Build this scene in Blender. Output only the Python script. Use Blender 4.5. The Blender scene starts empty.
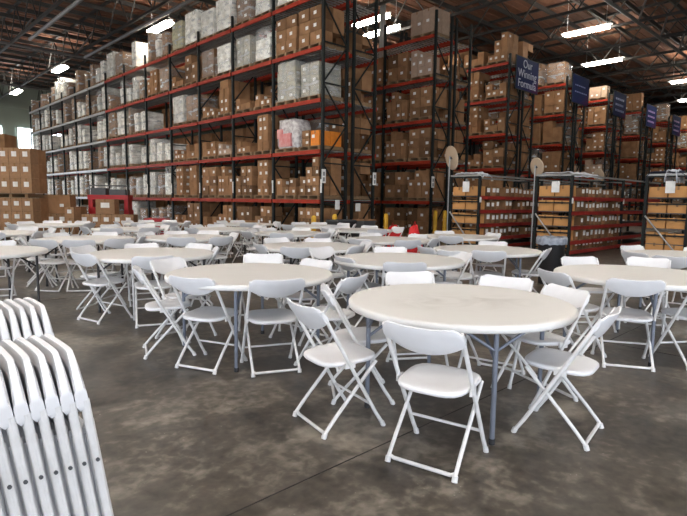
import bpy, bmesh, math, random
from mathutils import Vector, Matrix, noise
R = random.Random(7)
C = bpy.context.scene.collection
sc = bpy.context.scene
PI = math.pi
rad = math.radians

# ------------------------------------------------------------------ materials
MATS = {}
def mat(name, col, rough=.5, metal=0., col2=None, scale=8., bump=0., spec=.5, rnd=0., emit=None, estr=0., alpha=1., detail=4., coat=0.):
    """procedural principled material: two colours mixed by noise, optional per-object variation and bump"""
    m = bpy.data.materials.new(name); m.use_nodes = True
    nt = m.node_tree; N = nt.nodes; L = nt.links
    b = N['Principled BSDF']
    b.inputs['Roughness'].default_value = rough
    b.inputs['Metallic'].default_value = metal
    b.inputs['Specular IOR Level'].default_value = spec
    b.inputs['Coat Weight'].default_value = coat
    tc = N.new('ShaderNodeTexCoord')
    c2 = col2 or tuple(c*.88 for c in col)
    nz = N.new('ShaderNodeTexNoise'); nz.inputs['Scale'].default_value = scale; nz.inputs['Detail'].default_value = detail
    L.new(tc.outputs['Object'], nz.inputs['Vector'])
    mx = N.new('ShaderNodeMix'); mx.data_type = 'RGBA'
    mx.inputs[6].default_value = (*col, 1); mx.inputs[7].default_value = (*c2, 1)
    mr = N.new('ShaderNodeMapRange'); mr.inputs[1].default_value = .38; mr.inputs[2].default_value = .62
    L.new(nz.outputs['Fac'], mr.inputs[0]); L.new(mr.outputs[0], mx.inputs[0])
    out = mx.outputs[2]
    if rnd:
        oi = N.new('ShaderNodeObjectInfo')
        hs = N.new('ShaderNodeHueSaturation')
        m1 = N.new('ShaderNodeMapRange'); m1.inputs[3].default_value = 1-rnd; m1.inputs[4].default_value = 1+rnd
        L.new(oi.outputs['Random'], m1.inputs[0]); L.new(m1.outputs[0], hs.inputs['Value'])
        L.new(out, hs.inputs['Color']); out = hs.outputs['Color']
    L.new(out, b.inputs['Base Color'])
    if bump:
        bp = N.new('ShaderNodeBump'); bp.inputs['Strength'].default_value = bump; bp.inputs['Distance'].default_value = .02
        L.new(nz.outputs['Fac'], bp.inputs['Height']); L.new(bp.outputs[0], b.inputs['Normal'])
    if emit:
        b.inputs['Emission Color'].default_value = (*emit, 1); b.inputs['Emission Strength'].default_value = estr
    if alpha < 1: b.inputs['Alpha'].default_value = alpha
    MATS[name] = m
    return m

M = {}
M['plastic'] = mat('white_plastic', (.70,.70,.715), .42, col2=(.65,.65,.665), scale=5)
M['tube'] = mat('white_tube', (.68,.675,.675), .38, col2=(.60,.595,.585), scale=14)
M['cap'] = mat('foot_cap_plastic', (.62,.62,.62), .6)
M['leg_grey'] = mat('table_leg_grey', (.17,.19,.235), .4, .35)
M['leg_dark'] = mat('table_leg_dark', (.035,.033,.035), .45, .3)
M['rubber'] = mat('rubber', (.02,.02,.022), .7)
M['post'] = mat('rack_post_paint', (.007,.010,.010), .6, 0., col2=(.010,.013,.012), spec=.3)
M['beam'] = mat('rack_beam_paint', (.37,.036,.014), .6, col2=(.29,.028,.012), scale=3, spec=.25)
M['beam_low'] = mat('shelf_beam_paint', (.30,.022,.015), .5, col2=(.22,.016,.012), scale=3)
M['beam_glare'] = mat('beam_glare_paint', (.42,.43,.44), .4)  # daylight glare on the far red beams, put into their colour
M['galv'] = mat('galvanised', (.42,.42,.41), .45, .6)
M['carton'] = mat('kraft_carton', (.25,.135,.066), .85, col2=(.19,.10,.048), scale=3, rnd=.42, spec=.25)
M['carton_orange'] = mat('bright_kraft_carton', (.56,.28,.095), .8, col2=(.50,.24,.08), scale=3, rnd=.12)
M['carton_lit'] = mat('daylit_kraft_carton', (.33,.185,.095), .85, rnd=.15)  # kraft made paler: daylight on the far-left cartons is in the colour
M['carton_pink'] = mat('pale_carton', (.40,.28,.20), .8, rnd=.12)
M['orange'] = mat('orange_carton', (.75,.23,.02), .7)
M['tape'] = mat('packing_tape', (.30,.17,.08), .25)
M['label'] = mat('paper_label', (.80,.79,.76), .7)
M['label_dim'] = mat('print', (.25,.25,.26), .7)
M['wood'] = mat('pallet_wood', (.24,.15,.08), .8, col2=(.26,.165,.085), scale=12, rnd=.2)
M['white_goods'] = mat('pale_goods', (.80,.79,.74), .7, col2=(.50,.47,.40), scale=2.5, rnd=.3)
M['grey_goods'] = mat('grey_goods', (.26,.26,.23), .6, col2=(.36,.33,.25), scale=4, rnd=.2)
M['green_goods'] = mat('olive_goods', (.36,.34,.19), .6, col2=(.46,.40,.24), scale=3)
M['pink'] = mat('pink_goods', (.62,.20,.20), .6, col2=(.68,.36,.33), scale=5)
M['red'] = mat('red_paint', (.40,.010,.012), .4)
M['redcloth'] = mat('red_cloth', (.60,.012,.015), .7, bump=.4)
M['yellow'] = mat('safety_yellow', (.72,.42,.02), .5, col2=(.6,.33,.02))
M['black'] = mat('black_plastic', (.018,.018,.02), .5)
M['bag'] = mat('bin_liner', (.30,.33,.38), .35, col2=(.20,.22,.26), scale=18, bump=.8)
M['mirror_back'] = mat('mirror_backing', (.55,.43,.30), .6, col2=(.50,.38,.27), scale=3)
M['mirror'] = mat('mirror_face', (.8,.8,.8), .05, 1.)
M['darkgrey'] = mat('dark_grey_paint', (.07,.075,.08), .5)
M['joist'] = mat('joist_paint', (.04,.037,.034), .6, .2)
M['girder'] = mat('girder_paint', (.20,.195,.19), .55, .3)
M['column'] = mat('column_paint', (.40,.42,.40), .6)
M['wall'] = mat('wall_paint', (.30,.35,.30), .85, col2=(.27,.32,.27), scale=.4)
M['wall_dark'] = mat('tilt_up_concrete', (.30,.30,.28), .85, col2=(.25,.25,.23), scale=.5)
M['fixture'] = mat('fixture_housing', (.7,.7,.7), .5)
M['lamp'] = mat('lamp_tubes', (1,1,1), .5, emit=(1,.945,.86), estr=84.)
M['lamp_soft'] = mat('lamp_tubes_dim', (1,1,1), .5, emit=(1,.93,.82), estr=34.)
M['pane'] = mat('frosted_pane', (.9,.95,1), .4, emit=(.86,.95,1), estr=5.)
M['cloth_white'] = mat('white_sheet', (.72,.74,.78), .8, col2=(.55,.58,.64), scale=14, bump=.6)
M['cloth_navy'] = mat('navy_sheet', (.02,.022,.045), .7, bump=.6)
M['clear'] = mat('poly_bag', (.60,.58,.57), .25, col2=(.34,.31,.31), scale=9, bump=.9)
M['letter'] = mat('sign_lettering', (.45,.48,.6), .6)
M['letter_dim'] = mat('sign_small_print', (.12,.16,.38), .6)
M['letter_pink'] = mat('sign_pink_print', (.30,.20,.40), .6)

def wrap_mat():
    m = bpy.data.materials.new('stretch_wrap'); m.use_nodes = True
    nt = m.node_tree; N = nt.nodes; L = nt.links
    b = N['Principled BSDF']; b.inputs['Roughness'].default_value = .22
    b.inputs['Base Color'].default_value = (.86,.88,.88,1)
    tc = N.new('ShaderNodeTexCoord'); mp = N.new('ShaderNodeMapping'); mp.inputs['Scale'].default_value = (1.2,1.2,3.5); mp.inputs['Rotation'].default_value = (.3,.2,0)
    nz = N.new('ShaderNodeTexNoise'); nz.inputs['Scale'].default_value = 1.6; nz.inputs['Detail'].default_value = 3
    L.new(tc.outputs['Object'], mp.inputs[0]); L.new(mp.outputs[0], nz.inputs['Vector'])
    mr = N.new('ShaderNodeMapRange'); mr.inputs[1].default_value = .35; mr.inputs[2].default_value = .68; mr.inputs[3].default_value = .05; mr.inputs[4].default_value = .40
    L.new(nz.outputs['Fac'], mr.inputs[0]); L.new(mr.outputs[0], b.inputs['Alpha'])
    bp = N.new('ShaderNodeBump'); bp.inputs['Strength'].default_value = .35; bp.inputs['Distance'].default_value = .03
    L.new(nz.outputs['Fac'], bp.inputs['Height']); L.new(bp.outputs[0], b.inputs['Normal'])
    return m
M['wrap'] = wrap_mat()

def floor_mat():
    m = bpy.data.materials.new('polished_concrete'); m.use_nodes = True
    nt = m.node_tree; N = nt.nodes; L = nt.links; b = N['Principled BSDF']
    tc = N.new('ShaderNodeTexCoord')
    def nz(s, d, dist=0.):
        n = N.new('ShaderNodeTexNoise'); n.inputs['Scale'].default_value = s; n.inputs['Detail'].default_value = d; n.inputs['Distortion'].default_value = dist
        L.new(tc.outputs['Object'], n.inputs['Vector']); return n
    a = nz(1.25, 6, .5); c = nz(4.6, 8, .6); f = nz(45, 3); g = nz(15, 7, .3)
    cr = N.new('ShaderNodeValToRGB'); e = cr.color_ramp.elements
    e[0].position = .38; e[0].color = (.024,.021,.016,1); e[1].position = .62; e[1].color = (.225,.198,.16,1)
    mid = e.new(.5); mid.color = (.080,.067,.053,1)
    ad = N.new('ShaderNodeMath'); ad.operation = 'MULTIPLY_ADD'; ad.inputs[1].default_value = .34
    L.new(c.outputs['Fac'], ad.inputs[0])
    m3 = N.new('ShaderNodeMath'); m3.operation = 'MULTIPLY_ADD'; m3.inputs[1].default_value = .24; L.new(g.outputs['Fac'], m3.inputs[0])
    m2 = N.new('ShaderNodeMath'); m2.operation = 'MULTIPLY'; m2.inputs[1].default_value = .42; L.new(a.outputs['Fac'], m2.inputs[0]); L.new(m2.outputs[0], m3.inputs[2]); L.new(m3.outputs[0], ad.inputs[2])
    L.new(ad.outputs[0], cr.inputs[0])
    # pale scuffed specks
    sp = N.new('ShaderNodeMapRange'); sp.inputs[1].default_value = .66; sp.inputs[2].default_value = .74; L.new(f.outputs['Fac'], sp.inputs[0])
    sm = N.new('ShaderNodeMapRange'); sm.inputs[1].default_value = .52; sm.inputs[2].default_value = .68; L.new(c.outputs['Fac'], sm.inputs[0])
    pm = N.new('ShaderNodeMath'); pm.operation = 'MULTIPLY'; L.new(sp.outputs[0], pm.inputs[0]); L.new(sm.outputs[0], pm.inputs[1])
    mx = N.new('ShaderNodeMix'); mx.data_type = 'RGBA'; mx.inputs[7].default_value = (.33,.31,.27,1)
    L.new(cr.outputs[0], mx.inputs[6]); L.new(pm.outputs[0], mx.inputs[0])
    L.new(mx.outputs[2], b.inputs['Base Color'])
    ro = N.new('ShaderNodeMapRange'); ro.inputs[1].default_value = .3; ro.inputs[2].default_value = .7; ro.inputs[3].default_value = .30; ro.inputs[4].default_value = .44
    L.new(c.outputs['Fac'], ro.inputs[0]); L.new(ro.outputs[0], b.inputs['Roughness'])
    b.inputs['Specular IOR Level'].default_value = .5
    return m
def table_mat(name, stain):
    m = bpy.data.materials.new(name); m.use_nodes = True
    nt = m.node_tree; N = nt.nodes; L = nt.links; b = N['Principled BSDF']
    b.inputs['Roughness'].default_value = .45
    tc = N.new('ShaderNodeTexCoord')
    n = N.new('ShaderNodeTexNoise'); n.inputs['Scale'].default_value = 3.5; n.inputs['Detail'].default_value = 6; n.inputs['Distortion'].default_value = 1.
    L.new(tc.outputs['Object'], n.inputs['Vector'])
    sp = N.new('ShaderNodeVectorMath'); sp.operation = 'LENGTH'
    mp = N.new('ShaderNodeMapping'); mp.inputs['Scale'].default_value = (1.25,1.9,0); mp.inputs['Location'].default_value = (.0,.05,0)
    L.new(tc.outputs['Object'], mp.inputs[0]); L.new(mp.outputs[0], sp.inputs[0])
    r = N.new('ShaderNodeMapRange'); r.inputs[1].default_value = .75; r.inputs[2].default_value = .1; L.new(sp.outputs['Value'], r.inputs[0])
    s = N.new('ShaderNodeMapRange'); s.inputs[1].default_value = .40; s.inputs[2].default_value = .66; L.new(n.outputs['Fac'], s.inputs[0])
    k = N.new('ShaderNodeMath'); k.operation = 'MULTIPLY'; L.new(r.outputs[0], k.inputs[0]); L.new(s.outputs[0], k.inputs[1])
    k2 = N.new('ShaderNodeMath'); k2.operation = 'MULTIPLY'; k2.inputs[1].default_value = stain; L.new(k.outputs[0], k2.inputs[0])
    mx = N.new('ShaderNodeMix'); mx.data_type = 'RGBA'; mx.inputs[6].default_value = (.655,.645,.625,1); mx.inputs[7].default_value = (.36,.34,.31,1)
    L.new(k2.outputs[0], mx.inputs[0]); L.new(mx.outputs[2], b.inputs['Base Color'])
    return m
def deck_mat():
    m = mat('roof_deck', (.21,.090,.048), .8, col2=(.14,.058,.03), scale=.35)
    return m
def sign_mat():
    m = bpy.data.materials.new('sign_print'); m.use_nodes = True
    nt = m.node_tree; N = nt.nodes; L = nt.links; b = N['Principled BSDF']; b.inputs['Roughness'].default_value = .85; b.inputs['Specular IOR Level'].default_value = .15
    tc = N.new('ShaderNodeTexCoord'); sx = N.new('ShaderNodeSeparateXYZ'); L.new(tc.outputs['Generated'], sx.inputs[0])
    a = N.new('ShaderNodeMath'); a.operation = 'SUBTRACT'; L.new(sx.outputs['X'], a.inputs[0]); L.new(sx.outputs['Z'], a.inputs[1])
    cr = N.new('ShaderNodeValToRGB'); e = cr.color_ramp.elements
    e[0].position = .0; e[0].color = (.005,.013,.065,1); e[1].position = .95; e[1].color = (.065,.008,.055,1); x = e.new(.45); x.color = (.010,.013,.078,1)
    L.new(a.outputs[0], cr.inputs[0]); L.new(cr.outputs[0], b.inputs['Base Color'])
    return m
M['floor'] = floor_mat(); M['top_stained'] = table_mat('stained_table_top', .75); M['top'] = table_mat('table_top', .12)
M['deck'] = deck_mat(); M['sign'] = sign_mat()

# ------------------------------------------------------------------ mesh helpers
class MB:
    def __init__(s): s.v = []; s.f = []; s.m = []; s.sm = []
    def add(s, vs, fs, mi=0, smooth=False):
        o = len(s.v); s.v += [tuple(v) for v in vs]
        for f in fs: s.f.append([o+i for i in f]); s.m.append(mi); s.sm.append(smooth)
    def box(s, c, d, mi=0, rot=None):
        x, y, z = (q/2 for q in d)
        vs = [Vector((a*x, b*y, e*z)) for a in (-1,1) for b in (-1,1) for e in (-1,1)]
        if rot is not None: vs = [rot @ v for v in vs]
        c = Vector(c); vs = [v+c for v in vs]
        s.add(vs, [(0,1,3,2),(4,6,7,5),(0,4,5,1),(2,3,7,6),(0,2,6,4),(1,5,7,3)], mi)
    def bar(s, p, q, w, h, mi=0):
        """rectangular bar from p to q, w sideways, h upwards"""
        p = Vector(p); q = Vector(q); d = q-p; l = d.length; x = d.normalized()
        up = Vector((0,0,1)) if abs(x.z) < .95 else Vector((1,0,0))
        y = up.cross(x).normalized(); z = x.cross(y)
        s.box((p+q)/2, (l, w, h), mi, Matrix((x, y, z)).transposed())
    def tube(s, pts, r, n=8, mi=0, caps=True):
        pts = [Vector(p) for p in pts]; rings = []
        t0 = (pts[1]-pts[0]).normalized()
        up = Vector((0,0,1)) if abs(t0.z) < .9 else Vector((0,1,0))
        a = up.cross(t0).normalized()
        vs = []
        for i, p in enumerate(pts):
            t = (pts[min(i+1, len(pts)-1)]-pts[max(i-1, 0)]).normalized()
            a = (a-t*a.dot(t)).normalized(); b = t.cross(a)
            rr = r[i] if isinstance(r, (list, tuple)) else r
            vs += [p+(a*math.cos(2*PI*k/n)+b*math.sin(2*PI*k/n))*rr for k in range(n)]
        fs = [(i*n+k, i*n+(k+1)%n, (i+1)*n+(k+1)%n, (i+1)*n+k) for i in range(len(pts)-1) for k in range(n)]
        s.add(vs, fs, mi, True)
        if caps:
            s.add(vs[:n], [tuple(range(n))[::-1]], mi); s.add(vs[-n:], [tuple(range(n))], mi)
    def lathe(s, prof, n=32, mi=0, c=(0,0,0)):
        vs = []
        for r, z in prof: vs += [(c[0]+r*math.cos(2*PI*k/n), c[1]+r*math.sin(2*PI*k/n), c[2]+z) for k in range(n)]
        fs = [(i*n+k, i*n+(k+1)%n, (i+1)*n+(k+1)%n, (i+1)*n+k) for i in range(len(prof)-1) for k in range(n)]
        s.add(vs, fs, mi, True)
    def mesh(s, name, mats):
        me = bpy.data.meshes.new(name)
        me.from_pydata(s.v, [], s.f)
        for m in (mats if isinstance(mats, (list, tuple)) else [mats]): me.materials.append(m)
        me.polygons.foreach_set('material_index', s.m); me.polygons.foreach_set('use_smooth', s.sm)
        me.update(); return me
    def build(s, name, mats, parent=None):
        return put(name, s.mesh(name, mats), parent)
def put(name, me, parent=None, loc=None, rz=0.):
    o = bpy.data.objects.new(name, me); C.objects.link(o)
    if parent: o.parent = parent
    if loc is not None: o.location = loc
    if rz: o.rotation_euler = (0,0,rz)
    return o
def tag(o, label=None, cat=None, group=None, kind=None):
    if label: o['label'] = label
    if cat: o['category'] = cat
    if group: o['group'] = group
    if kind: o['kind'] = kind
    return o
def empty(name, loc=(0,0,0), rz=0.):
    o = bpy.data.objects.new(name, None); o.empty_display_size = .1; C.objects.link(o); o.location = loc; o.rotation_euler = (0,0,rz); return o
def copy_tree(o, parent=None):
    c = o.copy(); C.objects.link(c)
    if parent: c.parent = parent
    for ch in list(o.children): copy_tree(ch, c)
    return c

ORD = ['first','second','third','fourth','fifth','sixth','seventh','eighth','ninth','tenth','eleventh','twelfth','thirteenth','fourteenth','fifteenth']

# ------------------------------------------------------------------ building axes
ANG = .7654
D1 = Vector((-math.sin(ANG), math.cos(ANG), 0)); D2 = Vector((math.cos(ANG), math.sin(ANG), 0))
P0 = Vector((-.682, 16.37, 0))
def Wp(t, s, z=0.): return P0 + D2*t + D1*s + Vector((0,0,z))     # building frame: local x = t, local y = s
LEV = [0., 1.43, 2.96, 4.49, 6.02, 7.55]

# ------------------------------------------------------------------ setting
def struct(o): o['kind'] = 'structure'; return o
f = MB(); n = 8
f.box((18.6, 10.8, -.05), (74.4, 62.8, .1))
fl = put('floor', f.mesh('floor', M['floor']), None, Wp(0,0,0)*0, 0.); fl.location = Wp(0,0,0); fl.rotation_euler = (0,0,ANG); struct(fl)
# saw-cut joints in the slab
j = MB()
for t in (-15.7, -5.2): j.box((t, 10.8, .0012), (.007, 62, .0024))
for s in (-16.3, -10.31, -4.3): j.box((18.6, s, .0012), (74, .007, .0024))
jo = j.build('trim_1', mat('saw_cut', (.035,.03,.028), .8)); jo.location = Wp(0,0,0); jo.rotation_euler = (0,0,ANG); struct(jo)

ZD, ZJ = 11.3, 9.55
c = MB(); c.box((18.6, 10.8, ZD+.06), (74.4, 62.8, .1))
k = -20.3
while k < 42.:                                      # ribs of the metal roof deck
    c.box((18.6, k, ZD), (74.4, .16, .06)); k += .45
ce = c.build('ceiling', M['deck']); ce.location = Wp(0,0,0); ce.rotation_euler = (0,0,ANG); struct(ce)
trim = [1]
def struct_mb(mb, m):
    trim[0] += 1
    o = mb.build('trim_%d' % trim[0], m); o.location = Wp(0,0,0); o.rotation_euler = (0,0,ANG); return struct(o)
# open web joists along the aisles (s direction)
t = -16.16
while t < 54:
    b = MB()
    b.bar((t,-20.3,ZD-.15),(t,41.8,ZD-.15),.12,.12)
    b.bar((t,-20.3,ZJ),(t,41.8,ZJ),.11,.11)
    s = -20.3; up = False
    while s < 41:
        b.bar((t,s,ZJ if not up else ZD-.15),(t,s+1.3,ZD-.15 if not up else ZJ),.05,.05); s += 1.3; up = not up
    struct_mb(b, M['joist']); t += 3.18
# purlins across
b = MB(); s = -20.
while s < 41:
    b.bar((-18.3,s,ZD-.28),(55.8,s,ZD-.28),.09,.2); s += 1.6
struct_mb(b, M['joist'])
# tubular girders across with kicker braces
for s in (21.3, 33.5, -3.5, -15.7):
    b = MB(); b.tube([(-18.3,s,ZJ-.05),(55.8,s,ZJ-.05)], .08, 8)
    t = -16.16
    while t < 54:
        b.tube([(t+.05,s,ZJ-.02),(t+1.1,s,ZD-.2)], .05, 6); t += 3.18
    struct_mb(b, M['girder'])
for t, s in ((-3.0, 10.4), (.2, 12.)):
    b = MB(); b.tube([(t,s-9,ZJ-.1),(t,s+9,ZJ-.1)], .085, 8); struct_mb(b, M['girder'])
# walls of the hall: far left with clerestory windows, far side, and two dock walls behind the camera with open doors
SW, TW = 42., 55.6
w = MB(); w.box((TW+.1, 10.8, ZD/2), (.2, 62.8, ZD))
wo = w.build('wall_back', M['wall_dark']); wo.location = Wp(0,0,0); wo.rotation_euler = (0,0,ANG); struct(wo)
portals = []
def dock_wall(name, axis, pos, lo, hi, doors, w0, h0):
    w = MB(); x = lo
    for dcen in doors + [None]:
        e = hi if dcen is None else dcen-w0/2
        def B(a, b_, z0, z1):
            if axis == 't': w.box((pos, (a+b_)/2, (z0+z1)/2), (.2, b_-a, z1-z0))
            else: w.box(((a+b_)/2, pos, (z0+z1)/2), (b_-a, .2, z1-z0))
        B(x, e, 0, ZD)
        if dcen is not None:
            B(e, dcen+w0/2, h0, ZD); x = dcen+w0/2; portals.append((axis, pos, dcen, w0, h0))
    o = w.build(name, M['wall' if name == 'wall_left' else 'wall_dark']); o.location = Wp(0,0,0); o.rotation_euler = (0,0,ANG); struct(o)
dock_wall('wall_left', 's', SW+.1, -18.5, 56, [-15.8,-11.,-6.2], 4.0, 4.8)
dock_wall('wall_front', 't', -18.5, -20.5, 42.2, [-16.5,-11.5,-6.5], 4.0, 4.8)
dock_wall('wall_right', 's', -20.5, -18.5, 56, [-15,-10,-5], 4.0, 4.8)
for i, (tt, zz, ww, hh) in enumerate(((1.83, 6.45, 1.25, 2.0), (-.5, 6.45, 1.25, 2.0), (4.2, 6.45, 1.25, 2.0))):
    wb = MB(); wb.box((0,0,0),(ww,.06,hh),0)
    wn = wb.build('window_%d' % (i+1), M['pane']); wn.location = Wp(tt, SW-.08, zz); wn.rotation_euler = (0,0,ANG); struct(wn)
    fr = MB()
    for dx in (-ww/2, ww/2): fr.box((dx,-.03,0),(.09,.1,hh+.09))
    for dz in (-hh/2, hh/2): fr.box((0,-.03,dz),(ww+.09,.1,.09))
    fr.build('window_frame', M['wall'], wn)
lb = MB(); lb.box((18.6,SW-.1,9.3),(74,.2,.45)); struct_mb(lb, M['wall'])
# steel column between the back-to-back racks
cb = MB(); cb.box((0,0,ZD/2-.1),(.14,.22,ZD-.2))
co = cb.build('column', M['column']); co.location = Wp(6.7,3.75); co.rotation_euler = (0,0,ANG); struct(co)

# ------------------------------------------------------------------ ceiling lamps
def lamp_meshes():
    a = MB(); a.box((0,0,.06),(.09,2.4,.06))
    for yy in (-1.17,0,1.17): a.box((0,yy*.8,.035),(.30,.03,.03))
    for yy in (-.9,.9): a.tube([(0,yy,.1),(0,yy,1.7)],.006,5)
    h = a.mesh('housing', M['fixture'])
    t = MB()
    t.box((0,0,-.03),(.42,2.0,.09))
    return h, t.mesh('lamp_tubes', M['lamp']), t.mesh('lamp_tubes', M['lamp_soft'])
LH, LT, LS = lamp_meshes()
lamps = [(0.1,25.4,'above the far half of the long rack'),(0.,37-.9,'by the pale end wall at far left'),(.9,12.7,'over the middle of the long rack top'),
 (7.15,4.9,'behind the near end of the long rack, left one'),(8.65,5.6,'behind the near end of the long rack, right one'),
 (15.2,-1.4,'close under the roof deck left of the long tube lamp'),(21.5,.2,'long tube lamp hanging between the roof joists at right'),
 (29.9,-2.1,'at the right edge, upper one'),(37.4,-.7,'at the right edge, lower one'),(14.9,12.5,None),(22,12.5,None)]
for t in (-14.8,-7.4): 
    for s in (-12,.5,12.7,25): lamps.append((t,s,None))
for t in (0,7.4,14.8,22): lamps.append((t,-12,None)); 

for i, (t, s, lab) in enumerate(lamps):
    o = empty('ceiling_lamp', Wp(t,s,9.5), ANG)
    tag(o, ('bright ceiling lamp ' + lab) if lab and 'lamp' not in lab else (lab or 'ceiling lamp out of frame above the tables'), 'lamp', 'ceiling lamps')
    put('lamp_housing', LH, o); put('lamp_tubes', LS if t > -1 else LT, o)

# ------------------------------------------------------------------ folding chair
FX, BX, BZ = .21, -.262, .808
def on_post(z): return FX+(BX-FX)*z/BZ
def superell(a, n, ex):
    r = (abs(math.cos(a))**ex+abs(math.sin(a))**ex)**(-1/ex); return r*math.cos(a), r*math.sin(a)
def seat_mesh():
    s = MB(); n = 32; rings = []
    for sc_, z in ((.0,-.012),(.86,-.016),(.97,-.012),(1.,-.002),(.99,.008),(.94,.014),(.8,.012),(.45,.004),(.0,.002)):
        for k in range(n):
            x, y = superell(2*PI*k/n, n, 3.6)
            wf = .205*(1+.06*x)
            rings.append((.005+x*.20*sc_, y*wf*sc_, .44+z+.012*x*sc_))
    fs = [(i*n+k, i*n+(k+1)%n, (i+1)*n+(k+1)%n, (i+1)*n+k) for i in range(8) for k in range(n)]
    s.add(rings, fs, 0, True)
    return s.mesh('seat', M['plastic'])
def back_mesh():
    """curved shell hugging the two posts, rounded top corners, belly-shaped lower edge"""
    s = MB(); nu, nv = 20, 8; W2 = .225
    px = Vector((FX-BX,0,-BZ)).normalized()               # down the post
    nn = Vector((BZ,0,FX-BX)).normalized()                # towards the sitter
    top = Vector((BX,0,BZ))
    def P(u, v, side):
        a = abs(u)
        lo_t = .004 + (.055*max(0,(a-.74)/.26)**2.4)      # top edge drops at the corners
        lo_b = .115 + .062*(1-a**2.2)                     # bottom edge deeper in the middle
        d = lo_t+(lo_b-lo_t)*v
        bow = -.034*(1-u*u)
        th = .011*(1-.55*abs(2*v-1)**4)*(1.25 if a > .9 else 1)
        p = top+px*d+nn*(bow+side*th); p.y = u*W2
        return p
    for side in (1,-1):
        vs = [P(-1+2*i/nu, k/nv, side) for i in range(nu+1) for k in range(nv+1)]
        q = [(i*(nv+1)+k, (i+1)*(nv+1)+k, (i+1)*(nv+1)+k+1, i*(nv+1)+k+1) for i in range(nu) for k in range(nv)]
        if side < 0: q = [x[::-1] for x in q]
        s.add(vs, q, 0, True)
    rim = [(i,0) for i in range(nu+1)]+[(nu,k) for k in range(1,nv+1)]+[(i,nv) for i in range(nu-1,-1,-1)]+[(0,k) for k in range(nv-1,0,-1)]
    L_ = len(rim); vs = [P(-1+2*i/nu, k/nv, sd) for sd in (1,-1) for i, k in rim]
    s.add(vs, [(i, L_+i, L_+(i+1)%L_, (i+1)%L_) for i in range(L_)], 0, True)
    return s.mesh('backrest', M['plastic'])
CH = {}
CH['seat'] = seat_mesh(); CH['backrest'] = back_mesh()
for sd in (-1,1):
    a = MB(); y = .217*sd
    a.tube([(BX+.02,y*.99,BZ-.03),(on_post(.5),y,.5),(on_post(.1),y,.1),(FX,y,.012)], .0125, 8)
    CH['post', sd] = a.mesh('leg', M['tube'])
    a = MB(); y = .192*sd
    a.tube([(.165,y,.425),(.02,y,.27),(-.115,y,.125),(-.15,y,.085),(-.205,y,.02)], .0115, 8)
    CH['rear', sd] = a.mesh('rear_leg', M['tube'])
    a = MB(); a.tube([(FX-.008,.217*sd,.028),(FX+.004,.217*sd,0.)], .0165, 8); CH['fcap', sd] = a.mesh('foot_cap', M['cap'])
    a = MB(); a.tube([(-.198,.192*sd,.03),(-.208,.192*sd,.0)], .0165, 8); CH['rcap', sd] = a.mesh('foot_cap', M['cap'])
    a = MB(); a.box((on_post(.43)+.0,.213*sd,.43),(.07,.012,.035)); CH['hinge', sd] = a.mesh('hinge', M['tube'])
a = MB(); a.tube([(on_post(.16),-.217,.16),(on_post(.16),.217,.16)], .009, 7); CH['stretcher'] = a.mesh('stretcher', M['tube'])
a = MB(); a.tube([(-.19,-.192,.036),(-.192,-.165,.024),(-.192,.165,.024),(-.19,.192,.036)], .011, 7); CH['crossbar'] = a.mesh('floor_bar', M['tube'])
def chair_proto(full):
    r = empty('folding_chair')
    put('seat', CH['seat'], r); put('backrest', CH['backrest'], r)
    for sd in (-1,1):
        put('leg', CH['post', sd], r); put('leg', CH['rear', sd], r)
    put('stretcher', CH['stretcher'], r); put('floor_bar', CH['crossbar'], r)
    if full:
        for sd in (-1,1):
            put('foot_cap', CH['fcap', sd], r); put('foot_cap', CH['rcap', sd], r); put('hinge', CH['hinge', sd], r)
    return r
protos = {}
def new_chair(full):
    if full not in protos: protos[full] = chair_proto(full); return protos[full]
    return copy_tree(protos[full])
chairs = []
SECT = ['right side','far right side','far side','far left side','left side','near left side','near side','near right side']
used = {}
def add_chair(tid, x, y, yaw, label=None, full=None):
    tx, ty, ref = TAB[tid][:3]
    if full is None: full = y < 6.2
    for (cx, cy) in chairs:
        if (cx-x)**2+(cy-y)**2 < .40**2: return
    chairs.append((x,y))
    o = new_chair(full); o.location = (x,y,0); o.rotation_euler = (0,0,rad(yaw))
    view = math.atan2(ty, tx)
    ang = (math.atan2(y-ty, x-tx)-view+PI/2) % (2*PI)
    k0 = round(ang/(PI/4)) % 8
    k = k0
    for dlt in (0,1,-1,2,-2,3,-3,4):
        k = (k0+dlt) % 8
        if (tid,k) not in used: break
    used[tid,k] = 1
    o['label'] = label or 'white folding chair on the %s of %s' % (SECT[k], ref)
    o['category'] = 'chair'; o['group'] = 'white folding chairs around the round tables'
    return o

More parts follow.
